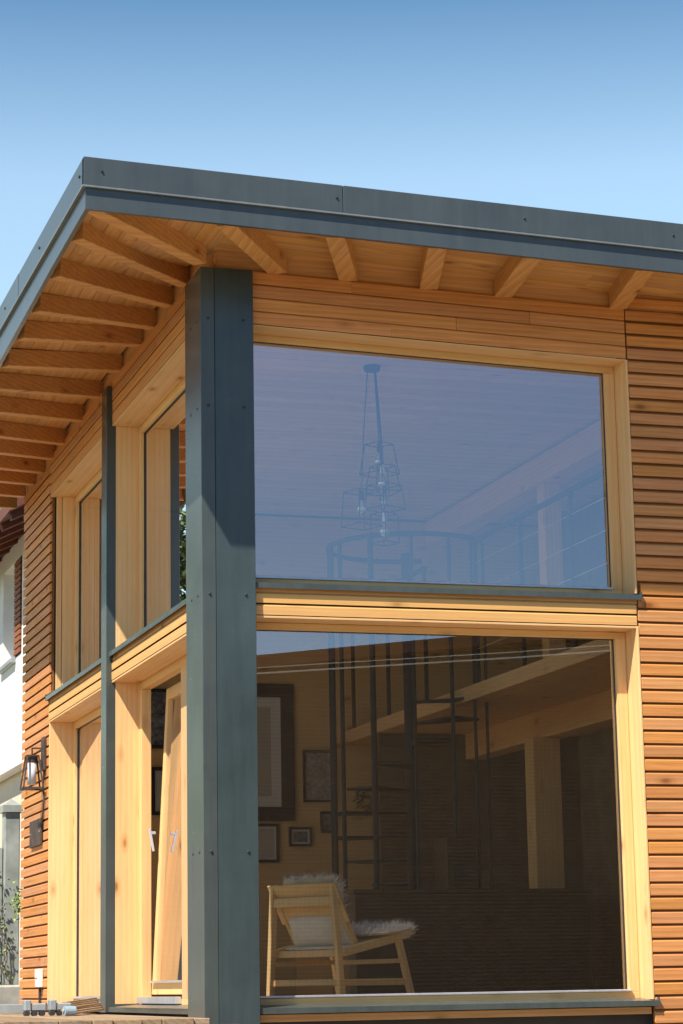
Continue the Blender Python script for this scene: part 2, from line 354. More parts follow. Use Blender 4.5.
# inner linings
il = MB()
il.box(0.31, HX - 0.31, HY - 0.33, HY - 0.305, 0.03, 4.68)      # back wall
il.box(HX - 0.33, HX - 0.305, 0.31, HY - 0.33, 0.03, 4.68)
il.box(3.0, 4.5, 0.305, 0.325, 0.03, 4.68)
il.box(0.305, 0.325, 6.3, HY - 0.33, 0.03, 4.68)
il.build('inner_wall', 'inwall', H)
MB().box(0.30, HX - 0.3, 0.30, HY - 0.3, -0.02, 0.03).build('floor', 'infloor', H)
MB().box(0.26, HX - 0.3, 0.30, HY - 0.3, 4.71, 4.74).build('ceiling', 'ceil', H)

def louvre(mb, axis, a0, a1, z, h=0.074, t=0.021, slope=0.0):
    """one cladding board: rhombus section, front face on the facade plane 0"""
    j = random.uniform(-0.0015, 0.0015); e0 = random.uniform(-0.004, 0.004)
    def sec(a, dz):
        pts = [(j, z + dz + 0.004), (j - 0.002, z + dz + h), (t, z + dz + h + 0.014), (t + 0.004, z + dz + 0.018)]
        return [(a, d, zz) if axis == 'X' else (d, a, zz) for d, zz in pts]
    mb.extrude(sec(a0 + e0, slope * a0), sec(a1, slope * a1))
zs = -0.60
cr = MB(); n = 0
zz = -0.60
while zz < 4.78:
    x0 = 2.972 if 2.63 < zz < 2.72 else 2.945
    segs = [(x0, 4.5), (7.2, HX)] if (0.0 < zz < 2.42 or 2.7 < zz < 4.25) else [(x0, HX)]
    for a, b_ in segs:
        xs = [a]
        while xs[-1] < b_: xs.append(min(b_, xs[-1] + random.uniform(0.9, 3.6)))
        if xs[-1] - xs[-2] < 0.3 and len(xs) > 2: xs.pop(-2)
        for u, v in zip(xs[:-1], xs[1:]): louvre(cr, 'X', u + .0015, v - .0015, zz)
    zz += P
cr.build('cladding', 'clad_x', H, 0.0022)
cl = MB(); zz = -0.02
while zz < 4.83:
    louvre(cl, 'Y', 6.275, HY, zz); zz += P
cl.build('cladding', 'clad_y', H, 0.0022)
# boards above and between the openings
def upper_boards(axis, a0, a1, zbot, nb, slope):
    mb = MB()
    for k in range(nb):
        c = a0 + random.uniform(0.25, 0.8) * (a1 - a0)
        for u, v in ((a0, c - .001), (c + .001, a1)): louvre(mb, axis, u, v, zbot + k * P, 0.0865, 0.012, slope)
    return mb
b = upper_boards('X', 0.245, 2.935, 4.450 + 0.0, 4, -0.029); b.build('cladding', 'clad_x', H, 0.0022)
b = upper_boards('Y', -0.0, 6.27, 4.55, 4, 0.0); b.build('cladding', 'clad_y', H, 0.0022)
for ax, a0, a1 in (('X', 0.245, 2.935), ('Y', 0.30, 6.27)):
    b = MB()
    for k in range(2): louvre(b, ax, a0, a1, 2.4965 + k * .078, 0.064, 0.016)
    b.build('cladding', 'band_' + ax.lower(), H, 0.0022)
# small dark bead over the sill junction
MB().box(0.25, 2.944, 0.008, 0.04, 2.652, 2.698).build('trim', 'raft_x', H); MB().box(0.008, 0.04, 0.3, 6.27, 2.652, 2.698).build('trim', 'raft_y', H)

# reveal linings (head and jamb boards)
rv = MB()
rv.hexa([(0.2, 0.001, lint_top(0.2) - 0.002), (2.929, 0.001, lint_top(2.929) - 0.002), (2.929, 0.24, lint_top(2.929) - 0.002), (0.2, 0.24, lint_top(0.2) - 0.002)],
        [(0.2, 0.001, lint_top(0.2) + 0.004), (2.929, 0.001, lint_top(2.929) + 0.004), (2.929, 0.24, lint_top(2.929) + 0.004), (0.2, 0.24, lint_top(0.2) + 0.004)])
rv.build('head_board', 'pine_x', H)
MB().box(0.2, 2.929, 0.001, 0.24, 2.483, 2.496).build('head_board', 'pine_x', H)
MB().box(0.001, 0.24, 0.3, 6.25, 4.534, 4.549).build('head_board', 'pine_y', H); MB().box(0.001, 0.24, 0.3, 6.25, 2.483, 2.496).build('head_board', 'pine_y', H)
jb = MB()
jb.hexa([(2.929, -0.004, 2.72), (2.944, -0.004, 2.72), (2.944, 0.24, 2.72), (2.929, 0.24, 2.72)], [(2.929, -0.004, lint_top(2.93) + 0.002), (2.944, -0.004, lint_top(2.93) + 0.002), (2.944, 0.24, lint_top(2.93) + 0.002), (2.929, 0.24, lint_top(2.93) + 0.002)])
jb.build('jamb_board', 'pine_z', H, 0.002)
JB = [(2.929, 2.944, -0.004, 0.24, 0.018, 2.496), (0.002, 0.245, 6.235, 6.262, 0.02, 2.483), (0.105, 0.245, 6.20, 6.262, 2.74, 4.534), (0.055, 0.10, 6.225, 6.262, 2.74, 4.534)]
for z0, z1 in ((0.02, 2.483), (2.74, 4.534)): JB += [(0.03, 0.245, 3.408, 3.43, z0, z1), (0.03, 0.245, 3.60, 3.625, z0, z1)]
for q in JB: MB().box(*q).build('jamb_board', 'pine_z', H, 0.002)
# mullion core between left openings
MB().box(0.05, 0.24, 3.432, 3.598, 0.0, 4.6).build('mullion', 'membrane', H)

def frame_x(mb, x0, x1, z0, z1, y0, y1, wl, wr, wt, wb, s=0.0):
    g_ = 0
    mb.box(x0, x0 + wl, y0, y1, z0 + wb + g_, z1 - s * x0 - wt - s * wl - g_); mb.box(x1 - wr, x1, y0, y1, z0 + wb + g_, z1 - s * x1 - wt - g_)
    mb.cur = 1
    mb.box(x0, x1, y0, y1, z0, z0 + wb)
    t = lambda x, d: z1 - s * x - d
    mb.hexa([(x0, y0, t(x0, wt)), (x1, y0, t(x1, wt)), (x1, y1, t(x1, wt)), (x0, y1, t(x0, wt))], [(x0, y0, t(x0, 0)), (x1, y0, t(x1, 0)), (x1, y1, t(x1, 0)), (x0, y1, t(x0, 0))])
def frame_y(mb, y0, y1, z0, z1, x0, x1, wn, wf, wt, wb):
    g_ = 0
    mb.box(x0, x1, y0, y0 + wn, z0 + wb + g_, z1 - wt - g_); mb.box(x0, x1, y1 - wf, y1, z0 + wb + g_, z1 - wt - g_)
    mb.cur = 1
    mb.box(x0, x1, y0, y1, z0, z0 + wb); mb.box(x0, x1, y0, y1, z1 - wt, z1)
def gasket_x(win, x0, x1, z0, z1, y, s=0.0):
    g = MB(); frame_x(g, x0, x1, z0, z1, 0.222, 0.2305, 0.008, 0.008, 0.008, 0.008, s); g.build('gasket', 'black', win)
def gasket_y(win, y0, y1, z0, z1, x):
    g = MB(); frame_y(g, y0, y1, z0, z1, 0.240, 0.2485, 0.008, 0.008, 0.008, 0.008); g.build('gasket', 'black', win)
# front upper window
f = MB(); frame_x(f, 0.24, 2.927, 2.72, 4.444, 0.20, 0.27, 0.07, 0.075, 0.045, 0.062, 0.029); win = f.build('window', 'pine_z', H, 0.002, mat2='pine_x')
tag(win, 'upper front window reflecting blue sky')
gp = MB(); gp.poly([(0.30, 0.232, 2.77), (2.86, 0.232, 2.77), (2.86, 0.232, 4.33), (0.30, 0.232, 4.40)], [(0, 1, 2, 3)]); gp.build('pane', 'glass', win)
gasket_x(win, 0.308, 2.853, 2.78, 4.402, 0.214, 0.029)
MB().box(0.31, 2.85, 0.186, 0.2, 2.775, 2.792).build('weather_bar', 'alu', win, 0.002)
# front lower window
f = MB(); frame_x(f, 0.24, 2.927, 0.018, 2.481, 0.19, 0.27, 0.07, 0.075, 0.045, 0.052, 0); win = f.build('window', 'pine_z', H, 0.002, mat2='pine_x')
tag(win, 'lower front window showing the living room')
gp = MB(); gp.poly([(0.30, 0.232, 0.06), (2.86, 0.232, 0.06), (2.86, 0.232, 2.44), (0.30, 0.232, 2.44)], [(0, 1, 2, 3)]); gp.build('pane', 'glass', win)
gasket_x(win, 0.308, 2.853, 0.07, 2.439, 0.206)
gp = MB(); gp.poly([(0.31, 0.275, 0.07), (2.853, 0.275, 0.07), (2.853, 0.275, 2.435), (0.31, 0.275, 2.435)], [(0, 1, 2, 3)]); gp.build('insect_screen', 'screen', win)
MB().box(0.30, 2.865, 0.17, 0.205, 0.072, 0.086).build('weather_bar', 'alu', win, 0.002)

# unseen windows added farther right on the front to let sun indoors
for z0, z1, lab in ((0.018, 2.481, 'lower front window added out of view to let sunlight indoors'), (2.75, 4.29, 'upper front window added out of view to let sunlight indoors')):
    f = MB(); frame_x(f, 4.5, 7.2, z0, z1, 0.12, 0.2, 0.08, 0.08, 0.07, 0.07, 0); win = f.build('window', 'pine_z', H, 0.002, mat2='pine_x'); tag(win, lab)
    gp = MB(); gp.poly([(4.57, 0.16, z0 + .06), (7.13, 0.16, z0 + .06), (7.13, 0.16, z1 - .06), (4.57, 0.16, z1 - .06)], [(0, 1, 2, 3)]); gp.build('pane', 'glass', win)
# left upper windows
for (y0, y1, z0, z1, lab) in ((0.36, 3.408, 2.74, 4.532, 'upper side window nearest the corner post'), (3.625, 6.20, 2.74, 4.532, 'upper side window farthest from the corner post'), (3.625, 6.235, 0.02, 2.481, 'lower side window farthest from the corner post')):
    f = MB(); frame_y(f, y0, y1, z0, z1, 0.215, 0.28, 0.07, 0.07, 0.06, 0.055); win = f.build('window', 'pine_z', H, 0.002, mat2='pine_y'); tag(win, lab)
    gp = MB(); gp.poly([(0.25, y0 + .06, z0 + .05), (0.25, y1 - .06, z0 + .05), (0.25, y1 - .06, z1 - .05), (0.25, y0 + .06, z1 - .05)], [(0, 1, 2, 3)]); gp.build('pane', 'glass', win)
    gasket_y(win, y0 + .068, y1 - .068, z0 + .053, z1 - .058, 0.228)
    MB().box(0.2, 0.215, y0 + .07, y1 - .07, z0 + .05, z0 + .068).build('weather_bar', 'alu', win)
# tilted terrace sash (bottom hinged, leaning inwards)
f = MB(); frame_y(f, 0.36, 3.408, 0.02, 2.481, 0.215, 0.29, 0.08, 0.10, 0.06, 0.05); f.cur = 0; f.box(0.2155, 0.2895, 1.72, 1.96, 0.0701, 2.4208); door = f.build('terrace_door', 'pine_z', H, 0.002, mat2='pine_y')
gp = MB(); gp.poly([(0.25, .42, .06), (0.25, 1.74, .06), (0.25, 1.74, 2.43), (0.25, .42, 2.43)], [(0, 1, 2, 3)]); gp.build('pane', 'glass', door)
MB().box(0.17, 0.214, 1.97, 3.3, 0.035, 0.085).build('threshold', 'alu', door, 0.002)
tilt = 0.052
def tl(x, z): return x + tilt * (z - 0.09)
def tbox(mb, x0, x1, y0, y1, z0, z1):
    mb.hexa([(tl(x0, z0), y0, z0), (tl(x1, z0), y0, z0), (tl(x1, z0), y1, z0), (tl(x0, z0), y1, z0)], [(tl(x0, z1), y0, z1), (tl(x1, z1), y0, z1), (tl(x1, z1), y1, z1), (tl(x0, z1), y1, z1)])
sm = MB(); ys0, ys1 = 1.98, 3.10
tbox(sm, 0.245, 0.29, ys0, ys0 + 0.09, 0.10, 2.40); tbox(sm, 0.245, 0.29, ys1 - 0.08, ys1, 0.10, 2.40)
tbox(sm, 0.245, 0.29, ys0 + .09, ys1 - .08, 0.10, 0.20); tbox(sm, 0.245, 0.29, ys0 + .09, ys1 - .08, 2.31, 2.40)
sm.build('sash', 'pine_z', door, 0.002)
gp = MB(); gp.poly([(tl(.265, .19), ys0 + .08, .19), (tl(.265, .19), ys1 - .09, .19), (tl(.265, 2.32), ys1 - .09, 2.32), (tl(.265, 2.32), ys0 + .08, 2.32)], [(0, 1, 2, 3)]); gp.build('pane', 'glass', door)
sb = MB(); tbox(sb, 0.215, 0.235, ys0 + .05, ys1 - .05, 0.185, 0.20); sb.build('weather_bar', 'alu', door)
hd = MB(); xx = tl(0.30, 1.25)
hd.bar((xx + 0.0, ys1 - 0.06, 1.18), (xx + 0.0, ys1 - 0.06, 1.34), 0.03, 0.012, (1, 0, 0)); hd.bar((xx, ys1 - 0.06, 1.28), (xx + 0.05, ys1 - 0.06, 1.28), 0.02)
hd.bar((xx + 0.05, ys1 - 0.06, 1.30), (xx + 0.07, ys1 - 0.16, 1.16), 0.02, 0.022)
hd.build('handle', 'alu', door, 0.003)
hd = MB(); xx = tl(0.20, 1.25)
hd.bar((xx + 0.01, ys1 - 0.03, 1.30), (xx - 0.035, ys1 - 0.03, 1.30), 0.02); hd.bar((xx - 0.035, ys1 - 0.03, 1.33), (xx - 0.01, ys1 - 0.05, 1.16), 0.017, 0.016); hd.build('handle', 'alu', door, 0.003)

# sills and base rails
def sill_x(name, x0, x1, z, y0=-0.03, y1=0.2, h=0.036):
    mb = MB(); mb.extrude([(x0, y0, z - h), (x0, y0 + 0.006, z - h), (x0, y0 + 0.006, z - 0.006), (x0, y1, z + 0.012), (x0, y1, z + 0.018), (x0, y0, z)],
                          [(x1, y0, z - h), (x1, y0 + 0.006, z - h), (x1, y0 + 0.006, z - 0.006), (x1, y1, z + 0.012), (x1, y1, z + 0.018), (x1, y0, z)])
    mb.box(x1, x1 + 0.005, y0 - .002, y1, z - h, z + 0.022)
    return mb.build(name, 'zinc', H)
sill_x('window_sill', 0.24, 2.962, 2.709)
sill_x('window_sill', 0.24, 2.965, 0.012)
def sill_y(y0, y1, z, x0=-0.03, x1=0.215, h=0.036):
    mb = MB(); mb.extrude([(x0, y0, z - h), (x0 + 0.006, y0, z - h), (x0 + 0.006, y0, z - 0.006), (x1, y0, z + 0.012), (x1, y0, z + 0.018), (x0, y0, z)],
                          [(x0, y1, z - h), (x0 + 0.006, y1, z - h), (x0 + 0.006, y1, z - 0.006), (x1, y1, z + 0.012), (x1, y1, z + 0.018), (x0, y1, z)])
    mb.box(x0 - .002, x1, y1, y1 + 0.005, z - h, z + 0.022)
    return mb.build('window_sill', 'zinc', H)
sill_y(0.30, 3.395, 2.715); sill_y(3.64, 6.28, 2.715); sill_y(0.30, 3.395, 0.012); sill_y(3.64, 6.26, 0.012)
MB().box(0.26, 2.93, 0.02, 0.115, -0.075, -0.03).build('base_rail', 'raft_x', H)

# side fin column between the left openings
fin = MB(); fin.box(-0.045, 0.036, 3.412, 3.618, -0.03, 4.86); fin = fin.build('side_post', 'zinc', H, 0.003)
# corner post: two overlapping sheets
cp = MB(); cp.box(-0.105, -0.012, -0.052, 0.40, -0.2, 4.80); post = cp.build('corner_post', 'zinc', H, 0.003); tag(post, 'wide dark metal post covering the corner')
MB().box(-0.010, 0.252, -0.050, 0.40, -0.2, 4.80).build('post_cover', 'zinc_cap', post, 0.003)
for z in (0.98, 2.62, 3.86, 4.45):
    for (x, yy) in ((-0.055, -0.055), (0.185, -0.053)):
        sc = MB(); sc.tube([(x, yy + 0.004, z), (x, yy - 0.003, z), (x, yy - 0.006, z)], [0.009, 0.009, 0.005], 8); sc.build('screw', 'screw', post)
    for yy in (0.06, 0.24):
        sc = MB(); sc.tube([(-0.103, yy, z), (-0.108, yy, z)], 0.009, 8); sc.build('screw', 'screw', post)

# ---- roof
XL, YF, XR, YB = -1.03, -0.90, 9.2, 8.6
def ztop(x): return 5.146 - 0.030 * x
def zdrip(x): return 4.963 - 0.030 * x
rf = MB(); XT = XL - 0.014; YT = YF - 0.015
rf.hexa([(XL + .05, YF + .05, ztop(XL) - .055), (XR, YF + .05, ztop(XR) - .055), (XR, YB, ztop(XR) - .055), (XL + .05, YB, ztop(XL) - .055)],
        [(XL + .05, YF + .05, ztop(XL) - .01), (XR, YF + .05, ztop(XR) - .01), (XR, YB, ztop(XR) - .01), (XL + .05, YB, ztop(XL) - .01)])
roof = rf.build('roof', 'zinc', H)
# upper fascia: lengths of folded sheet with lap joints
def fascia_sheet(p, q, ztp, zbt, off, name, mat, out):
    # p,q: (x,y) ends; out: outward normal
    mb = MB(); t = 0.03
    a = [(p[0] + out[0] * o, p[1] + out[1] * o) for o in (off, -0.05)]; b2 = [(q[0] + out[0] * o, q[1] + out[1] * o) for o in (off, -0.05)]
    mb.hexa([(*a[0], zbt(p[0])), (*b2[0], zbt(q[0])), (*b2[1], zbt(q[0])), (*a[1], zbt(p[0]))], [(*a[0], ztp(p[0])), (*b2[0], ztp(q[0])), (*b2[1], ztp(q[0])), (*a[1], ztp(p[0]))])
    return mb.build(name, mat, roof, 0.003)
joints = [XT, 0.62, 3.0, 5.4, XR]
for i in range(len(joints) - 1):
    fascia_sheet((joints[i] + (0 if i == 0 else 0.003), YT), (joints[i + 1], YT), ztop, zdrip, 0.0 + (i % 2) * 0.0025, 'fascia', 'zinc_fascia', (0, -1))
jy = [YT, 1.6, 4.0, 6.4, YB]
for i in range(4):
    fascia_sheet((XT, jy[i] + 0.003), (XT, jy[i + 1]), lambda x: 5.178, lambda x: 4.994, 0.0 + (i % 2) * 0.0025, 'fascia', 'zinc_fascia', (-1, 0))
# drip edge line
d = MB(); d.hexa([(XT - .008, YT - .008, zdrip(XT) - .012), (XR, YT - .008, zdrip(XR) - .012), (XR, YT + .02, zdrip(XR) - .012), (XT - .008, YT + .02, zdrip(XT) - .012)],
                 [(XT - .008, YT - .008, zdrip(XT) - .001), (XR, YT - .008, zdrip(XR) - .001), (XR, YT + .02, zdrip(XR) - .001), (XT - .008, YT + .02, zdrip(XT) - .001)])
d.box(XT - .008, XT + .02, YT + .021, YB, 4.982, 4.993); d.build('drip_edge', 'drip', roof)
# lower fascia, tapering on the left side, slightly wavy sheet
lf = MB()
lf.hexa([(XL, YF, zb(XL, YF)), (XR, YF, 4.812 - .031 * XR), (XR, YF + .03, 4.812 - .031 * XR), (XL, YF + .03, zb(XL, YF))],
        [(XL, YF, zdrip(XL) - .013), (XR, YF, zdrip(XR) - .013), (XR, YF + .03, zdrip(XR) - .013), (XL, YF + .03, zdrip(XL) - .013)])
ys = [YF + .031 + (YB - YF - .03) * k / 8 for k in range(9)]
for k in range(8):
    lf.hexa([(XL, ys[k], zo(ys[k])), (XL + .03, ys[k], zo(ys[k])), (XL + .03, ys[k + 1], zo(ys[k + 1])), (XL, ys[k + 1], zo(ys[k + 1]))],
            [(XL, ys[k], 4.980), (XL + .03, ys[k], 4.980), (XL + .03, ys[k + 1], 4.980), (XL, ys[k + 1], 4.980)])
lf.build('lower_fascia', 'zinc_fascia', roof)
# screws on the fascia
for x in (-0.93, 0.58, 1.85, 2.9, 4.2):
    z = (ztop(x) + zdrip(x)) / 2 + 0.005
    s_ = MB(); s_.tube([(x, YT + .002, z), (x, YT - .007, z), (x, YT - .010, z)], [0.008, 0.008, 0.005], 8); s_.build('screw', 'screw', roof)
for y in (-0.78, 0.7, 2.2, 3.6):
    s_ = MB(); s_.tube([(XT + .002, y, 5.09), (XT - .008, y, 5.09)], 0.011, 8); s_.build('screw', 'screw', roof)

# soffit planks
HR = 0.13
so_ = MB(); PW = 0.118
k = 0; x = XL + 0.03
while x < -0.004:
    x1 = min(x + PW - 0.003, 0.0)
    y0 = YF + 0.03
    cuts = [y0, 0.0, 0.4, 0.8] + [0.8 + (YB - 0.8) * i / 6 for i in range(1, 7)]
    for i in range(len(cuts) - 1):
        a, b_ = cuts[i], cuts[i + 1]
        if i > 0: a = cuts[i]
        pts = [(x, a), (x1, a), (x1, b_), (x, b_)]
        so_.hexa([(px, py, zb(px, py + (1e-4 if py == 0 and i > 0 else 0)) + HR) for px, py in pts], [(px, py, zb(px, py) + HR + 0.02) for px, py in pts])
    x += PW; k += 1
so_.build('soffit', 'soff_y', roof)
so_ = MB(); y = YF + 0.03
while y < -0.004:
    y1 = min(y + PW - 0.003, 0.045)
    for a, b_ in ((0.001, 2.1 + random.uniform(-.6, .6)), (None, 5.2), (None, XR)):
        a = last if a is None else a
        so_.hexa([(px, py, 4.812 - .031 * px + HR) for px, py in [(a, y), (b_ - .002, y), (b_ - .002, y1), (a, y1)]], [(px, py, 4.832 - .031 * px + HR) for px, py in [(a, y), (b_ - .002, y), (b_ - .002, y1), (a, y1)]]); last = b_
    y += PW
so_.build('soffit', 'soff_x', roof)
def rafter(p, q, zp, zq, wd, mat):
    p, q = Vector(p), Vector(q); d = (q - p).normalized(); nrm = Vector((-d.y, d.x)) * wd / 2
    a, b_, c, e = p - nrm, q - nrm, q + nrm, p + nrm
    mb = MB(); mb.hexa([(a.x, a.y, zp), (b_.x, b_.y, zq), (c.x, c.y, zq), (e.x, e.y, zp)], [(a.x, a.y, zp + HR + .004), (b_.x, b_.y, zq + HR + .004), (c.x, c.y, zq + HR + .004), (e.x, e.y, zp + HR + .004)])
    return mb.build('rafter', mat, roof, 0.004)
for (yo, yi) in [(-.23, .9), (.55, 1.4), (1.33, 1.957), (2.0, 2.43), (2.73, 3.18), (3.42, 4.0), (4.15, 4.8), (4.95, 5.65), (5.55, 6.23), (6.15, 6.79), (6.7, 7.3), (7.3, 7.85), (7.9, 8.4)]:
    rafter((-0.965, yo - .03), (0.0, yi - .05), zo(yo) + .003, zw(max(yi, 0)) + 0.003, 0.095, 'raft_x')
rafter((-0.985, -0.865), (-0.10, -0.03), 4.845, 4.818, 0.10, 'raft_x')
for (xo, xi) in [(-.13, .44), (.585, .93), (1.27, 1.50), (1.92, 2.04), (2.72, 2.89), (3.55, 3.62), (4.35, 4.4), (5.15, 5.2), (5.95, 6.0), (6.75, 6.8), (7.55, 7.6), (8.4, 8.4), (9.0, 9.0)]:
    rafter((xo, YF + .05), (xi, 0.0), 4.815 - .031 * xo, 4.815 - .031 * xi, 0.125, 'raft_y')
# frieze board between rafters on the front, ledger on the left
MB().hexa([(0.0, 0.024, 4.80), (HX, 0.024, 4.56), (HX, 0.045, 4.56), (0.0, 0.045, 4.80)], [(0.0, 0.024, 4.95), (HX, 0.024, 4.70), (HX, 0.045, 4.70), (0.0, 0.045, 4.95)]).build('frieze_board', 'soff_x', H)
MB().hexa([(0.024, 0.046, 4.86), (0.045, 0.046, 4.86), (0.045, HY, 4.80), (0.024, HY, 4.80)], [(0.024, 0.046, 5.10), (0.045, 0.046, 5.10), (0.045, HY, 5.01), (0.024, HY, 5.01)]).build('frieze_board', 'soff_y', H)

# ---- mezzanine and structure inside
mz = MB(); mz.box(3.08, HX - 0.33, 0.33, HY - 0.34, 2.44, 2.56); mz.build('mezzanine', 'pine_y', H)
bm_ = MB(); bm_.box(3.95, 4.12, 0.34, HY - 0.35, 2.415, 2.64 - 0.20 + 0.0); 
MB().box(3.95, 4.15, 0.34, HY - 0.35, 2.20, 2.438).build('beam', 'pine_y', H, 0.004)
MB().box(3.84, 4.09, 4.3, 4.5, 0.03, 2.198).build('column', 'pine_z', H, 0.004)
MB().box(4.02, 4.18, 4.3, 4.46, 2.56, 4.44).build('column', 'pine_z', H, 0.004)
MB().box(3.98, 4.2, 0.34, HY - 0.35, 4.44, 4.679).build('beam', 'pine_y', H, 0.004)
MB().box(5.2, 5.3, 3.0, 6.9, 2.56, 4.67).build('partition', 'darkint', H)
MB().box(3.1, HX - .34, 6.3, 6.4, 0.03, 2.43).build('partition', 'darkint', H)
MB().box(4.22, 4.42, 0.9, 4.2, 0.031, 2.19).build('partition', 'darkint', H)
# ---- things inside
def up(lst): return lst
t = thing('kitchen_island', (2.9, 3.7, 0.03), 'long dark kitchen island behind the lounge chair', 'counter')
MB().box(1.92, 3.9, 3.32, 3.98, 0.03, 0.84).build('cabinet', 'kitchen', t, 0.004); MB().box(1.9, 3.93, 3.3, 4.0, 0.841, 0.877).build('worktop', 'kitchen', t, 0.004)
t = thing('coffee_machine', (2.87, 3.6, 0.877), 'dark box-shaped appliance on the kitchen island', 'appliance')
MB().box(2.73, 3.0, 3.45, 3.75, 0.878, 1.30).build('casing', 'kitchen', t, 0.01); MB().box(2.78, 2.95, 3.44, 3.449, 0.95, 1.1).build('panel', 'black', t)

# spiral stair
CX, CY, RS = 2.72, 4.25, 0.64
st = thing('spiral_staircase', (CX, CY, 0.03), 'black steel spiral staircase with slim balusters seen through the windows', 'staircase')
MB().tube([(CX, CY, 0.03), (CX, CY, 3.75)], 0.05, 14).build('newel_post', 'steelblue', st, smooth=True)
nT = 13
for k in range(nT):
    z = 0.22 + k * 0.187; a0 = R_(180 - 30 * (7 - k) - 15 + 0); a1 = a0 + R_(30)
    mb = MB(); bot = []; A = [(CX + 0.05 * math.cos(a0), CY + 0.05 * math.sin(a0)), (CX + RS * math.cos(a0), CY + RS * math.sin(a0)), (CX + RS * math.cos((a0 + a1) / 2), CY + RS * math.sin((a0 + a1) / 2)), (CX + RS * math.cos(a1), CY + RS * math.sin(a1)), (CX + 0.05 * math.cos(a1), CY + 0.05 * math.sin(a1))]
    mb.extrude([(*p, z) for p in A], [(*p, z + 0.02) for p in A]); mb.build('tread', 'steelblue', st)
# tall cage uprights
for ang, r in ((168, 0.012), (180, 0.02), (195, 0.02), (225, 0.026), (255, 0.016), (283, 0.018), (305, 0.014), (325, 0.014)):
    x, y = CX + (RS + .03) * math.cos(R_(ang)), CY + (RS + .03) * math.sin(R_(ang)); MB().tube([(x, y, 0.03), (x, y, 3.79)], r, 8).build('upright', 'steelblue', st)
ring = [(CX + (RS + .03) * math.cos(R_(a)), CY + (RS + .03) * math.sin(R_(a)), 3.80) for a in range(60, 330, 9)]
MB().tube(ring, 0.022, 8).build('ring_rail', 'steelblue', st, smooth=True)
ring = [(p[0], p[1], 3.2) for p in ring]; MB().tube(ring, 0.012, 6).build('ring_rail', 'steelblue', st, smooth=True)
# mezzanine railing with cables
rl = thing('mezzanine_railing', (3.1, 2.5, 2.56), 'dark handrail with thin cables along the mezzanine edge', 'railing')
MB().box(3.09, 3.13, 0.4, 3.62, 3.74, 3.77).build('handrail', 'steelblue', rl); MB().box(3.09, 3.13, 4.9, 7.2, 3.74, 3.77).build('handrail', 'steelblue', rl)
for y in (0.45, 1.5, 2.55, 3.6, 4.92, 6.0, 7.1): MB().box(3.095, 3.125, y, y + .03, 2.561, 3.739).build('post', 'steelblue', rl)
for k in range(4):
    MB().tube([(3.11, 0.4, 2.85 + k * .24), (3.11, 3.62, 2.85 + k * .24)], 0.004, 5).build('cable', 'alu', rl)

# pendant cluster
CHX, CHY = 1.661, 1.8
ch = thing('pendant_light', (CHX, CHY, 4.71), 'cluster pendant lamp with wire cages and clear bulbs behind the upper window', 'lamp')
MB().lathe([(0.02, -0.045), (0.06, -0.04), (0.065, -0.005), (0.0, -0.0)], (CHX, CHY, 4.71), 18).build('ceiling_rose', 'lampblack', ch)
for (bx, dy, zbot, ztp, wt_, wb_, zc) in ((1.735, .10, 3.90, 4.13, 0.075, 0.105, 4.10), (1.70, -.08, 3.72, 3.92, 0.07, 0.10, 3.90), (1.75, .03, 3.62, 3.80, 0.09, 0.11, 3.80), (1.55, -.03, 3.47, 3.73, 0.095, 0.11, 3.68), (1.695, -.12, 3.33, 3.55, 0.07, 0.075, 3.51)):
    by = CHY + dy; cg = MB(); rot = R_(random.uniform(5, 40))
    def cor(w_, z_): return [(bx + w_ * math.sqrt(2) * math.cos(rot + R_(45 + 90 * k)), by + w_ * math.sqrt(2) * math.sin(rot + R_(45 + 90 * k)), z_) for k in range(4)]
    T_, B_ = cor(wt_, ztp), cor(wb_, zbot)
    for k in range(4):
        for a, b_ in ((T_[k], T_[(k + 1) % 4]), (B_[k], B_[(k + 1) % 4]), (T_[k], B_[k])): cg.tube([a, b_], 0.0045, 5)
    cg.tube([T_[0], T_[2]], 0.004, 5)
    cgo = cg.build('cage', 'lampblack', ch)
    rx, ry = CHX + (bx - CHX) * 0.35, CHY + dy * 0.3
    MB().tube([(rx, ry, 4.67), (rx + (bx - rx) * .6, ry + (by - ry) * .6, (4.67 + ztp) / 2), (bx, by, ztp)], 0.0045, 5).build('cord', 'lampblack', ch)
    MB().tube([(bx, by, ztp + .01), (bx, by, ztp - .055)], 0.017, 8).build('socket', 'white' if zc < 3.6 or 3.8 < zc < 3.95 else 'lampblack', ch)
    zt = ztp - .055
    MB().lathe([(0.012, 0), (0.016, -0.02), (0.034, -0.055), (0.038, -0.08), (0.03, -0.105), (0.006, -0.118)], (bx, by, zt), 12).build('bulb', 'bulb', ch, smooth=True)
    fm = MB(); 
    for k in range(5):
        a = k * 1.257; fm.tube([(bx + .006 * math.cos(a), by + .006 * math.sin(a), zt - .02), (bx + .02 * math.cos(a), by + .02 * math.sin(a), zt - .085)], 0.0022, 4)
    fm.build('filament', 'white', ch)

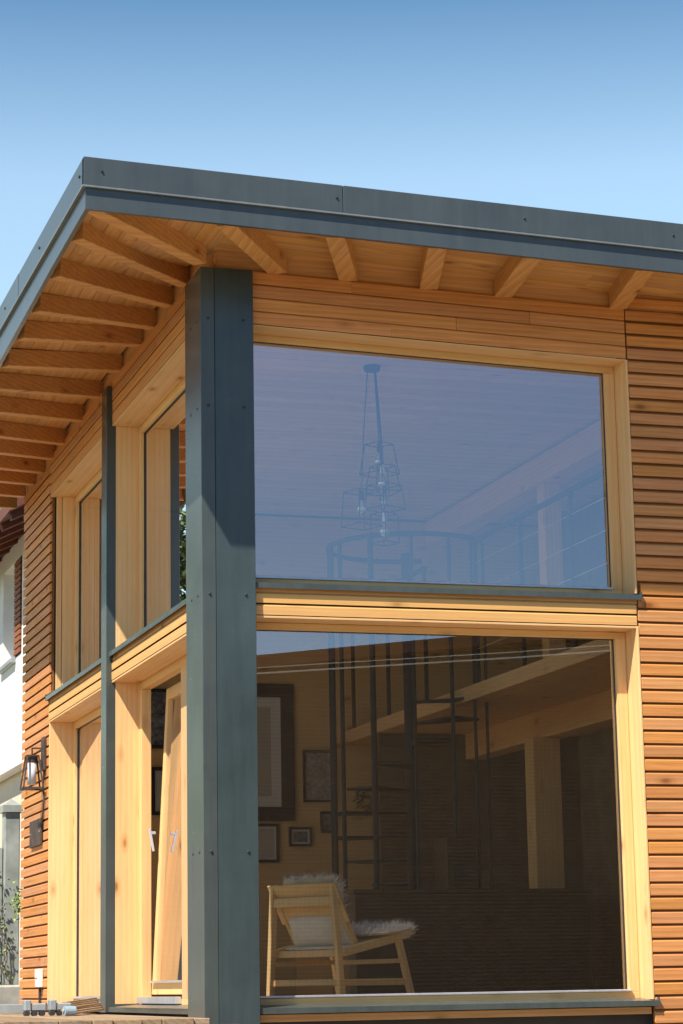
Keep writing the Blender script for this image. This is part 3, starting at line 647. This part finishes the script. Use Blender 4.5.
# pictures on the back wall
YW = HY - 0.333
def picture(name, x0, x1, z0, z1, fw, lab, inner, mat='frame_dark', mount=0.0):
    t = thing(name, ((x0 + x1) / 2, YW, z0), lab, 'picture', 'pictures on the back wall')
    fr = MB(); frame_x(fr, x0, x1, z0, z1, YW - 0.04, YW - 0.001, fw, fw, fw, fw); fr.build('frame', mat, t, 0.003)
    if mount: MB().box(x0 + fw, x1 - fw, YW - .016, YW - .002, z0 + fw, z1 - fw).build('mount', 'paper', t)
    m = fw + mount; MB().box(x0 + m, x1 - m, YW - .020, YW - .0165, z0 + m, z1 - m).build('print', inner, t)
picture('picture', 1.72, 2.584, 1.70, 3.02, 0.13, 'large picture with wide dark frame and pale mount', 'mount', mount=0.10)
picture('picture', 2.674, 2.99, 1.88, 2.38, 0.02, 'narrow-framed grey patterned print beside the large picture', 'pattern')
picture('picture', 2.02, 2.42, 1.304, 1.67, 0.025, 'pale print in black frame below the large picture', 'mount', mount=0.02)
picture('picture', 2.523, 2.75, 1.456, 1.64, 0.022, 'small landscape photograph in black frame with white mount', 'photo', mount=0.02)
picture('picture', 2.84, 2.975, 1.59, 1.79, 0.02, 'smallest upright dark picture left of the stair', 'photo')
picture('picture', 1.10, 1.36, 2.38, 2.95, 0.03, 'black-framed grey photograph seen through the tilted door, upper one', 'photo')
picture('picture', 1.18, 1.42, 1.75, 2.2, 0.03, 'dark-framed picture seen through the tilted door, lower one', 'mount')
# wreath
wr = thing('dried_wreath', (3.3, YW - .05, 1.75), 'small dark dried wreath hanging on the wall behind the stair', 'wreath')
mb = MB()
for k in range(160):
    a = random.uniform(0, 6.28); r = random.uniform(0.03, 0.12); x, z = 3.30 + r * math.cos(a), 1.88 + r * math.sin(a); e = random.uniform(-.03, .03)
    mb.poly([(x, YW - .03, z), (x + .03 * math.cos(a) + e, YW - .06, z + .03 * math.sin(a)), (x + .012, YW - .04, z + .02)], [(0, 1, 2)])
mb.build('twigs', 'leafd', wr)

# lounge chair
WORLD[0] = False
lc = thing('lounge_chair', (0.93, 0.46, 0.03), 'low oak lounge chair with slatted back facing into the room', 'chair', rotz=R_(-58))
# local: x across the width (0 = right rear leg, -W = left), y forward; right rear leg at origin
Wd, Dp = 0.60, 0.66
for sx in (0.0, -Wd):
    k_ = 1 if sx > -.1 else -1
    MB().bar((sx + k_ * .02, -.01, 0), (sx - k_ * .035, -0.02, 0.775), 0.032, 0.055, (0, 1, 0)).build('rear_leg', 'oak_x', lc, 0.004)
    MB().bar((sx + k_ * .02, Dp + .05, 0), (sx, Dp - .07, 0.43), 0.035, 0.05, (0, 1, 0)).build('front_leg', 'oak_x', lc, 0.004)
    MB().bar((sx, 0.02, 0.325), (sx, Dp - .04, 0.43), 0.034, 0.055).build('seat_rail', 'oak_x', lc, 0.004)
    MB().bar((sx, 0.0, 0.13), (sx, Dp, 0.13), 0.03, 0.04).build('stretcher', 'oak_x', lc, 0.004)
    MB().bar((sx, 0.0, 0.26), (sx, Dp - .03, 0.27), 0.026, 0.03).build('stretcher', 'oak_x', lc, 0.004)
    s2 = 0.045 if sx < -0.1 else -0.045
    MB().bar((sx + s2, 0.23, 0.335), (sx + s2, -0.03, 0.775), 0.028, 0.05, (0, 1, 0)).build('back_rail', 'oak_x', lc, 0.004)
MB().box(-Wd + .02, -.02, -0.035, -0.015, 0.63, 0.69).build('back_brace', 'oak_x', lc, 0.003)
bk = MB(); bk.hexa([(-Wd, 0.095, 0.52), (0.0, 0.095, 0.52), (0.0, 0.11, 0.525), (-Wd - .0, 0.11, 0.525)], [(-Wd - .0, -0.055, 0.775), (0.0, -0.055, 0.775), (0.0, -0.035, 0.78), (-Wd - .0, -0.035, 0.78)]); bk.build('backrest', 'oak_x', lc, 0.004)
st_ = MB(); st_.hexa([(-Wd + .02, 0.1, 0.35), (-.02, 0.1, 0.35), (-.02, Dp - .05, 0.432), (-Wd + .02, Dp - .05, 0.432)], [(-Wd + .02, 0.1, 0.365), (-.02, 0.1, 0.365), (-.02, Dp - .05, 0.447), (-Wd + .02, Dp - .05, 0.447)]); st_.build('seat', 'linen', lc, 0.003)
MB().box(-Wd + .018, -.018, -0.0, 0.02, 0.115, 0.155).build('stretcher', 'oak_x', lc, 0.003)
MB().box(-Wd + .018, -.018, Dp - .01, Dp + .01, 0.115, 0.155).build('stretcher', 'oak_x', lc, 0.003)
MB().box(-Wd + .018, -.018, 0.03, 0.05, 0.30, 0.345).build('stretcher', 'oak_x', lc, 0.003)
# cushion
cu = thing('cushion', (0.93, 0.46, 0.03), 'plump off-white cushion leaning at the back of the lounge chair seat', 'cushion', rotz=R_(-58))
mb = MB(); N_ = 14
vs = []; fs = []
for side in (1, -1):
    for i in range(N_ + 1):
        for j in range(N_ + 1):
            u, v = i / N_ * 2 - 1, j / N_ * 2 - 1; th = 0.075 * max(0, (1 - u ** 4) * (1 - v ** 4)) ** 0.5 + 0.004
            px = -Wd / 2 + u * 0.25; zz_ = 0.475 + v * 0.105; vs.append((px, 0.17 - (zz_ - 0.4) * 0.35 + side * th, zz_))
q = (N_ + 1) ** 2
for sd_ in (0, 1):
    for i in range(N_):
        for j in range(N_):
            a = sd_ * q + i * (N_ + 1) + j; fs.append((a, a + 1, a + N_ + 2, a + N_ + 1))
for i in range(N_):
    for (a, b_) in ((i, i + 1), (N_ * (N_ + 1) + i, N_ * (N_ + 1) + i + 1), (i * (N_ + 1), (i + 1) * (N_ + 1)), (i * (N_ + 1) + N_, (i + 1) * (N_ + 1) + N_)): fs.append((a, b_, b_ + q, a + q))
mb.poly(vs, fs); mb.build('cover', 'linen', cu, smooth=True)
# sheepskin: over the back rest top and the seat front
sk = thing('sheepskin', (0.93, 0.46, 0.03), 'shaggy white sheepskin thrown over the lounge chair seat and back', 'sheepskin', rotz=R_(-58))
path = [(-0.02, 0.79), (0.03, 0.755), (0.09, 0.66), (0.16, 0.50), (0.24, 0.42), (0.36, 0.425), (0.50, 0.45), (0.62, 0.468), (0.75, 0.465), (0.81, 0.40)]
base = MB(); rows = []
for k, (y, z) in enumerate(path):
    hw = 0.25 + 0.06 * math.sin(k * 1.3) + (0.04 if 4 < k < 9 else -0.05)
    rows.append([(-Wd / 2 + hw * (j / 8 * 2 - 1) + (.03 if k < 4 else .06), y, z + 0.022 + 0.008 * math.sin(j * 2.1 + k)) for j in range(9)])
vs = [p for r in rows for p in r]; fs = [(i * 9 + j, i * 9 + j + 1, (i + 1) * 9 + j + 1, (i + 1) * 9 + j) for i in range(len(path) - 1) for j in range(8)]
base.poly(vs, fs); base.build('hide', 'fur', sk, smooth=True)
fu = MB()
for k in range(5200):
    i = random.randrange(len(path) - 1); j = random.randrange(8); u, v = random.random(), random.random()
    a, b_, c, e = [Vector(rows[i][j]), Vector(rows[i][j + 1]), Vector(rows[i + 1][j + 1]), Vector(rows[i + 1][j])]
    p = a * (1 - u) * (1 - v) + b_ * u * (1 - v) + c * u * v + e * (1 - u) * v
    nn = (b_ - a).cross(e - a).normalized()
    if nn.z < 0 and i > 2: nn = -nn
    if i <= 2 and nn.y < 0: nn = -nn
    edge = 1 if (j in (0, 7)) else 0
    d = (nn * 1.0 + Vector((random.gauss(0, .6) + (0.8 if j == 7 else (-0.8 if j == 0 else 0)), random.gauss(0.2, .6), random.gauss(-0.05, .4)))).normalized() * random.uniform(0.035, 0.085)
    d.z -= 0.010 * random.random(); w_ = d.cross(Vector((random.random(), random.random(), 1))).normalized() * 0.004
    fu.poly([p - w_, p + w_, p + d], [(0, 1, 2)])
fu.build('fleece', 'fur', sk)
WORLD[0] = True

# ------------------------------------------------------------------ on the left wall
wl = thing('wall_lantern', (-0.03, 6.43, 2.1), 'rusty black wall lantern with tapered cage and clear glass on the cladding', 'lantern')
MB().box(-0.03, -0.006, 6.36, 6.50, 2.07, 2.37).build('back_plate', 'rusty', wl, 0.003)
MB().bar((-0.03, 6.43, 2.27), (-0.12, 6.43, 2.27), 0.014).bar((-0.12, 6.43, 2.275), (-0.12, 6.43, 2.20), 0.014).build('arm', 'rusty', wl, 0.002)
lx, ly = -0.12, 6.43
cg = MB()
def ring4(w_, z_): return [(lx - w_, ly - w_, z_), (lx + w_, ly - w_, z_), (lx + w_, ly + w_, z_), (lx - w_, ly + w_, z_)]
T_, B_ = ring4(0.05, 2.20), ring4(0.088, 1.91)
for k in range(4):
    cg.bar(T_[k], T_[(k + 1) % 4], 0.014); cg.bar(B_[k], B_[(k + 1) % 4], 0.018); cg.bar(T_[k], B_[k], 0.014)
cg.build('cage', 'rusty', wl)
MB().lathe([(0.045, 0.0), (0.045, -0.06), (0.0, -0.06)], (lx, ly, 2.205), 14).build('cap', 'rusty', wl)
MB().lathe([(0.04, 0.0), (0.04, 0.19), (0.0, 0.19)], (lx, ly, 1.945), 18).build('glass_shade', 'frosted', wl, smooth=True)
MB().lathe([(0.012, 0.14), (0.03, 0.1), (0.03, 0.04), (0.01, 0.0)], (lx, ly, 1.98), 12).build('bulb', 'white', wl, smooth=True)
MB().tube([(-0.012, 6.43, 2.07), (-0.014, 6.47, 1.95), (-0.01, 6.44, 1.8), (-0.014, 6.49, 1.65), (-0.012, 6.55, 1.55)], 0.008, 6).build('cable', 'rusty', wl)
pq = thing('wall_plaque', (-0.02, 6.84, 1.42), 'small dark slate plaque screwed to the cladding under the lantern', 'plaque')
MB().box(-0.025, -0.006, 6.52, 7.12, 1.42, 1.66).build('slate', 'rusty', pq, 0.003)
for y in (6.57, 7.07): MB().tube([(-0.024, y, 1.54), (-0.031, y, 1.54)], 0.01, 8).build('screw', 'galv', pq)
sw = thing('outdoor_socket', (-0.03, 6.5, 0.22), 'small white socket box low on the cladding', 'socket')
MB().box(-0.05, -0.003, 6.44, 6.60, 0.17, 0.33).build('box', 'white', sw, 0.006); MB().box(-0.057, -0.05, 6.46, 6.58, 0.25, 0.32).build('cover', 'paper', sw, 0.003)
MB().tube([(-0.02, 6.52, 0.17), (-0.02, 6.52, 0.02)], 0.012, 6).build('cable', 'black', sw)

# ------------------------------------------------------------------ terrace in front of the left wall
dk = thing('terrace', (-1.4, 3.5, -1.5), 'weathered wooden terrace along the side wall with rough board ends', 'terrace')
mb = MB(); x = -4.2
while x < -0.12:
    wd = random.uniform(0.12, 0.2); x1 = min(x + wd, -0.11); e = random.uniform(-0.05, 0.02); mb.box(x + .004, x1, -0.22 + e, 8.2, -0.075, -0.035 + random.uniform(-.004, .003)); x += wd
mb.build('decking', 'deckw', dk, 0.004)
MB().box(-4.2, 0.1, -0.12, -0.04, -0.24, -0.08).build('joist', 'deckw', dk)
MB().box(-4.2, 0.1, 0.1, 8.2, -1.5, -0.24).build('base', 'concrete', dk)
# bits lying on the terrace
def clamp(x, y, n_, lab):
    t = thing('roller_carriage', (x, y, -0.035), lab, 'hardware', 'metal carriages left on the terrace')
    MB().box(x, x + 0.05, y - .05, y + .05, 0.0, 0.08).box(x + .05, x + .16, y - .04, y + .04, 0.0, 0.055).build('body', 'galv', t, 0.008)
    for k in range(n_): MB().tube([(x + .02 + k * .055, y - .06, -.015), (x + .02 + k * .055, y + .02, -.015)], 0.02, 10).build('wheel', 'black', t)
clamp(-0.80, 2.6, 3, 'grey metal roller carriage, left one by the cladding foot'); clamp(-0.60, 2.7, 2, 'grey metal roller carriage, right one by the cladding foot')
bp = thing('wood_offcuts', (-0.3, 3.2, -0.035), 'bundle of thin wooden offcuts lying on the terrace', 'wood scraps')
for k in range(7):
    mb = MB(); mb.bar((-0.50 + random.uniform(-.03, .03), 2.4 + k * .06, -0.02 + 0.012 * k), (-0.13, 3.1 + k * .05, 0.0 + 0.013 * k), 0.035, 0.014); mb.build('offcut', 'deckw', bp)
tp = thing('tape_roll', (-0.52, 2.3, -0.035), 'pale blue roll of tape lying on the terrace edge', 'tape')
MB().tube([(-0.56, 2.3, 0.0), (-0.48, 2.32, 0.0)], 0.034, 16).build('roll', 'bluetape', tp, smooth=False); MB().tube([(-0.562, 2.3, 0.0), (-0.57, 2.3, 0.0)], 0.014, 12).build('core', 'mount', tp)
pc = thing('metal_channel', (-0.9, 5.0, -0.035), 'grey metal channel lying on the terrace', 'metal profile')
MB().box(-1.3, -0.42, 4.4, 4.46, -0.03, 0.04).box(-1.3, -0.42, 4.46, 4.56, -0.03, -0.02).box(-1.3, -0.42, 4.56, 4.6, -0.03, 0.04).build('profile', 'galv', pc, 0.003)

# ------------------------------------------------------------------ behind: garden wall, pillar, neighbour
gw = thing('garden_pillar', (0.1, 9.1, -1.5), 'grey concrete pillar with pyramid cap beside the cladding', 'pillar')
MB().box(0.04, 0.19, 9.0, 9.2, -1.5, 1.89).build('shaft', 'concrete', gw, 0.008)
cpz = MB(); cpz.box(0.015, 0.215, 8.97, 9.23, 1.89, 1.96); cpz.poly([(0.03, 8.99, 1.96), (0.2, 8.99, 1.96), (0.2, 9.21, 1.96), (0.03, 9.21, 1.96), (0.115, 9.1, 2.03)], [(0, 1, 4), (1, 2, 4), (2, 3, 4), (3, 0, 4)]); cpz.build('cap', 'concrete', gw)
fw_ = thing('garden_wall', (-2, 9.2, -1.5), 'grey concrete garden wall left of the pillar', 'wall')
MB().box(-6, 0.035, 9.08, 9.2, -1.5, 1.55).build('panel', 'concrete', fw_, 0.01); MB().box(-6, 0.037, 9.05, 9.23, 0.62, 0.68).build('rail', 'concrete', fw_, 0.006)
stp = thing('stone_step', (-2, 8.7, -1.5), 'pale stone step at the foot of the garden wall', 'step')
MB().box(-6, 0.5, 8.62, 9.0, -1.5, 0.20).build('block', 'stone', stp, 0.02); 
vn = thing('climbing_vine', (0.05, 8.95, -1.4), 'thin climbing vine with sparse leaves on the grey wall', 'vine')
mb = MB(); lv = MB(); ly_ = MB()
for k in range(5):
    p = Vector((0.10 - 0.06 * k, 8.93, 0.2)); pts = [p.copy()]
    for i in range(14):
        p = p + Vector((random.gauss(-0.012, .022), random.gauss(0, .008), 0.085)); pts.append(p.copy())
        for q in range(3):
            c = p + Vector((random.gauss(0, .035), random.gauss(-.01, .02), random.gauss(0, .03))); s_ = random.uniform(.015, .032); a = random.uniform(0, 6.28)
            (lv if random.random() < .75 else ly_).poly([c, c + Vector((s_ * math.cos(a), .01, s_ * math.sin(a))), c + Vector((s_ * 1.3 * math.cos(a + .6), -.01, s_ * 1.3 * math.sin(a + .6))), c + Vector((s_ * math.cos(a + 1.2), .005, s_ * math.sin(a + 1.2)))], [(0, 1, 2, 3)])
    mb.tube(pts, [0.008 - 0.0004 * i for i in range(len(pts))], 5)
for q in range(60):
    c = Vector((0.16 + random.gauss(0, .03), 8.9, 0.98 + random.gauss(0, .08))); s_ = .035; a = random.uniform(0, 6.28)
    ly_.poly([c, c + Vector((s_ * math.cos(a), .01, s_ * math.sin(a))), c + Vector((s_ * 1.2 * math.cos(a + .6), -.01, s_ * 1.2 * math.sin(a + .6)))], [(0, 1, 2)])
mb.build('stems', 'bark', vn); lv.build('leaves', 'leafd', vn); ly_.build('young_leaves', 'leafy', vn)

nb = thing('neighbour_house', (4, 16, -1.5), 'white rendered neighbouring house with brown boarded eaves behind the garden wall', 'house')
NX = 0.6
mb = MB(); wy0, wy1, wz0, wz1 = 12.05, 12.95, 3.86, 4.98
mb.box(NX, 9.0, 9.9, wy0, 2.62, 5.2); mb.box(NX, 9.0, wy1, 20, 2.62, 5.2); mb.box(NX, 9.0, wy0, wy1, 2.62, wz0); mb.box(NX, 9.0, wy0, wy1, wz1, 5.2); mb.box(NX + .35, 9.0, wy0, wy1, wz0, wz1)
mb.build('wall', 'render', nb)
MB().box(NX + .05, 9.0, 9.9, 20, -1.5, 2.62).build('lower_wall', 'cream', nb)
MB().box(NX - .10, NX + .04, 9.85, 20, 2.55, 2.66).build('shadow_moulding', 'render', nb, 0.01)  # moulding added to cast the shadow band across the neighbour's wall
f = MB(); frame_y(f, wy0 + .01, wy1 - .01, wz0 + .01, wz1 - .01, NX + .2, NX + .28, .07, .07, .07, .07); nw = f.build('window', 'white', nb)
MB().box(NX + .3, NX + .31, wy0 + .05, wy1 - .05, wz0 + .05, wz1 - .05).build('pane', 'kitchen', nw)
MB().box(NX - .06, NX + .18, wy0 - .08, wy1 + .08, wz0 - .06, wz0 - .001).build('window_sill', 'galv', nb, 0.008)
sh = MB(); 
for k in range(16): sh.box(NX - .02 , NX + .03, 11.60, 12.02, wz0 + .02 + k * .068, wz0 + .07 + k * .068)
sh.box(NX + 0.0, NX + .025, 11.58, 12.04, wz0, wz1); sh.build('shutter', 'shutter', nb)
rr = MB(); rr.hexa([(0.1, 9.3, 5.02), (4.9, 9.3, 7.34), (4.9, 20.6, 7.34), (0.1, 20.6, 5.02)], [(0.1, 9.3, 5.16), (4.9, 9.3, 7.48), (4.9, 20.6, 7.48), (0.1, 20.6, 5.16)])
rr.hexa([(4.9, 9.3, 7.34), (9.7, 9.3, 5.02), (9.7, 20.6, 5.02), (4.9, 20.6, 7.34)], [(4.9, 9.3, 7.48), (9.7, 9.3, 5.16), (9.7, 20.6, 5.16), (4.9, 20.6, 7.48)])
nr = rr.build('roof', 'brownw', nb)
for k in range(19):
    y = 9.5 + k * .6; m_ = MB(); m_.hexa([(0.15, y, 4.96), (.6, y, 5.178), (.6, y + .1, 5.178), (0.15, y + .1, 4.96)], [(0.15, y, 5.043), (.6, y, 5.26), (.6, y + .1, 5.26), (0.15, y + .1, 5.043)]); m_.build('rafter_tail', 'brownw', nr)
g_ = MB(); g_.extrude([(NX, 9.95, 5.2), (9.0, 9.95, 5.2), (4.9, 9.95, 7.5)], [(NX, 10.2, 5.2), (9.0, 10.2, 5.2), (4.9, 10.2, 7.5)]); g_.build('gable', 'render', nb)

# ------------------------------------------------------------------ opposite house, seen only mirrored in the windows
oh = thing('opposite_house', (12, -30, -1.5), 'dark timber house across the yard mirrored in the lower front window', 'house')
OY = -27.0
def otop(x): return 5.55 + 0.115 * (x - 5)
mb = MB(); mb.hexa([(-4, -38, -1.5), (26, -38, -1.5), (26, OY, -1.5), (-4, OY, -1.5)], [(-4, -38, otop(-4)), (26, -38, otop(26)), (26, OY, otop(26)), (-4, OY, otop(-4))]); mb.build('wall', 'darkwood', oh)
mb = MB(); mb.hexa([(-4.6, -38.6, otop(-4.6) + .02), (26.6, -38.6, otop(26.6) + .02), (26.6, OY + .8, otop(26.6) + .02), (-4.6, OY + .8, otop(-4.6) + .02)], [(-4.6, -38.6, otop(-4.6) + .24), (26.6, -38.6, otop(26.6) + .24), (26.6, OY + .8, otop(26.6) + .24), (-4.6, OY + .8, otop(-4.6) + .24)]); mb.build('roof', 'brownw', oh)
for x in (-1.5, 3.5, 18.5, 22.5):
    for z in (-0.2, 2.8):
        f = MB(); frame_x(f, x, x + 1.3, z, z + 1.4, OY + .003, OY + .06, .08, .08, .08, .08); w_ = f.build('window', 'brownw', oh); MB().box(x + .08, x + 1.22, OY + .004, OY + .03, z + .08, z + 1.32).build('pane', 'kitchen', w_)
f = MB(); f.box(8.2, 9.2, OY + .003, OY + .07, -1.4, 0.75); dd = f.build('door', 'shutter', oh); MB().box(9.05, 9.09, OY + .07, OY + .12, -.5, -.3).build('handle', 'alu', dd)
for (dz, r) in ((0.0, 0.014), (0.09, 0.008)):
    cb_ = MB(); pts = [(-25 + 5 * i, -20.0, 4.88 + dz + 0.075 * (-25 + 5 * i - 5.7) + 0.0012 * (-25 + 5 * i - 5) ** 2) for i in range(15)]; cb_.tube(pts, r, 6)
    tag(cb_.build('overhead_cable', 'white'), 'pale overhead cable mirrored across the lower front window, ' + ('lower one' if dz == 0 else 'upper one'), 'cable', 'overhead cables')

# ------------------------------------------------------------------ a tree left of the neighbour, mirrored in the side windows
def tree(x, y, h, r, lab):
    t = thing('garden_tree', (x, y, -1.5), lab, 'tree', 'garden trees')
    tr_ = MB(); tr_.tube([(x, y, -1.5), (x + .1, y, 0.5), (x - .05, y + .1, 2.2), (x, y, h - 1.5)], [.16, .13, .1, .04], 8); cs = []
    for k in range(9):
        a = k * 2.4; z0 = random.uniform(1.0, h - 2.4); L = random.uniform(.5, .95) * r; e = (x + L * math.cos(a), y + L * math.sin(a), z0 + L * .8); tr_.tube([(x, y, z0), e], [.05, .015], 5); cs.append(Vector(e))
    tr_.build('trunk', 'bark', t)
    lf_ = MB()
    for c in cs + [Vector((x, y, h - 1.4)), Vector((x, y, h - 2.2))]:
        for q in range(1300):
            p = c + Vector((random.gauss(0, .42), random.gauss(0, .42), random.gauss(0, .38))); s_ = random.uniform(.04, .09)
            a = Vector((random.gauss(0, 1), random.gauss(0, 1), random.gauss(0, 1))).normalized() * s_; b_ = a.orthogonal().normalized() * s_ * .6
            lf_.poly([p - a, p + b_, p + a, p - b_], [(0, 1, 2, 3)])
    lf_.build('crown', 'leaf', t)
tree(-4.1, 17.8, 8.0, 1.7, 'leafy green tree mirrored in the side windows, nearer the wall')
tree(-8.0, 21.0, 7.2, 2.2, 'taller leafy green tree at the far left of the garden')
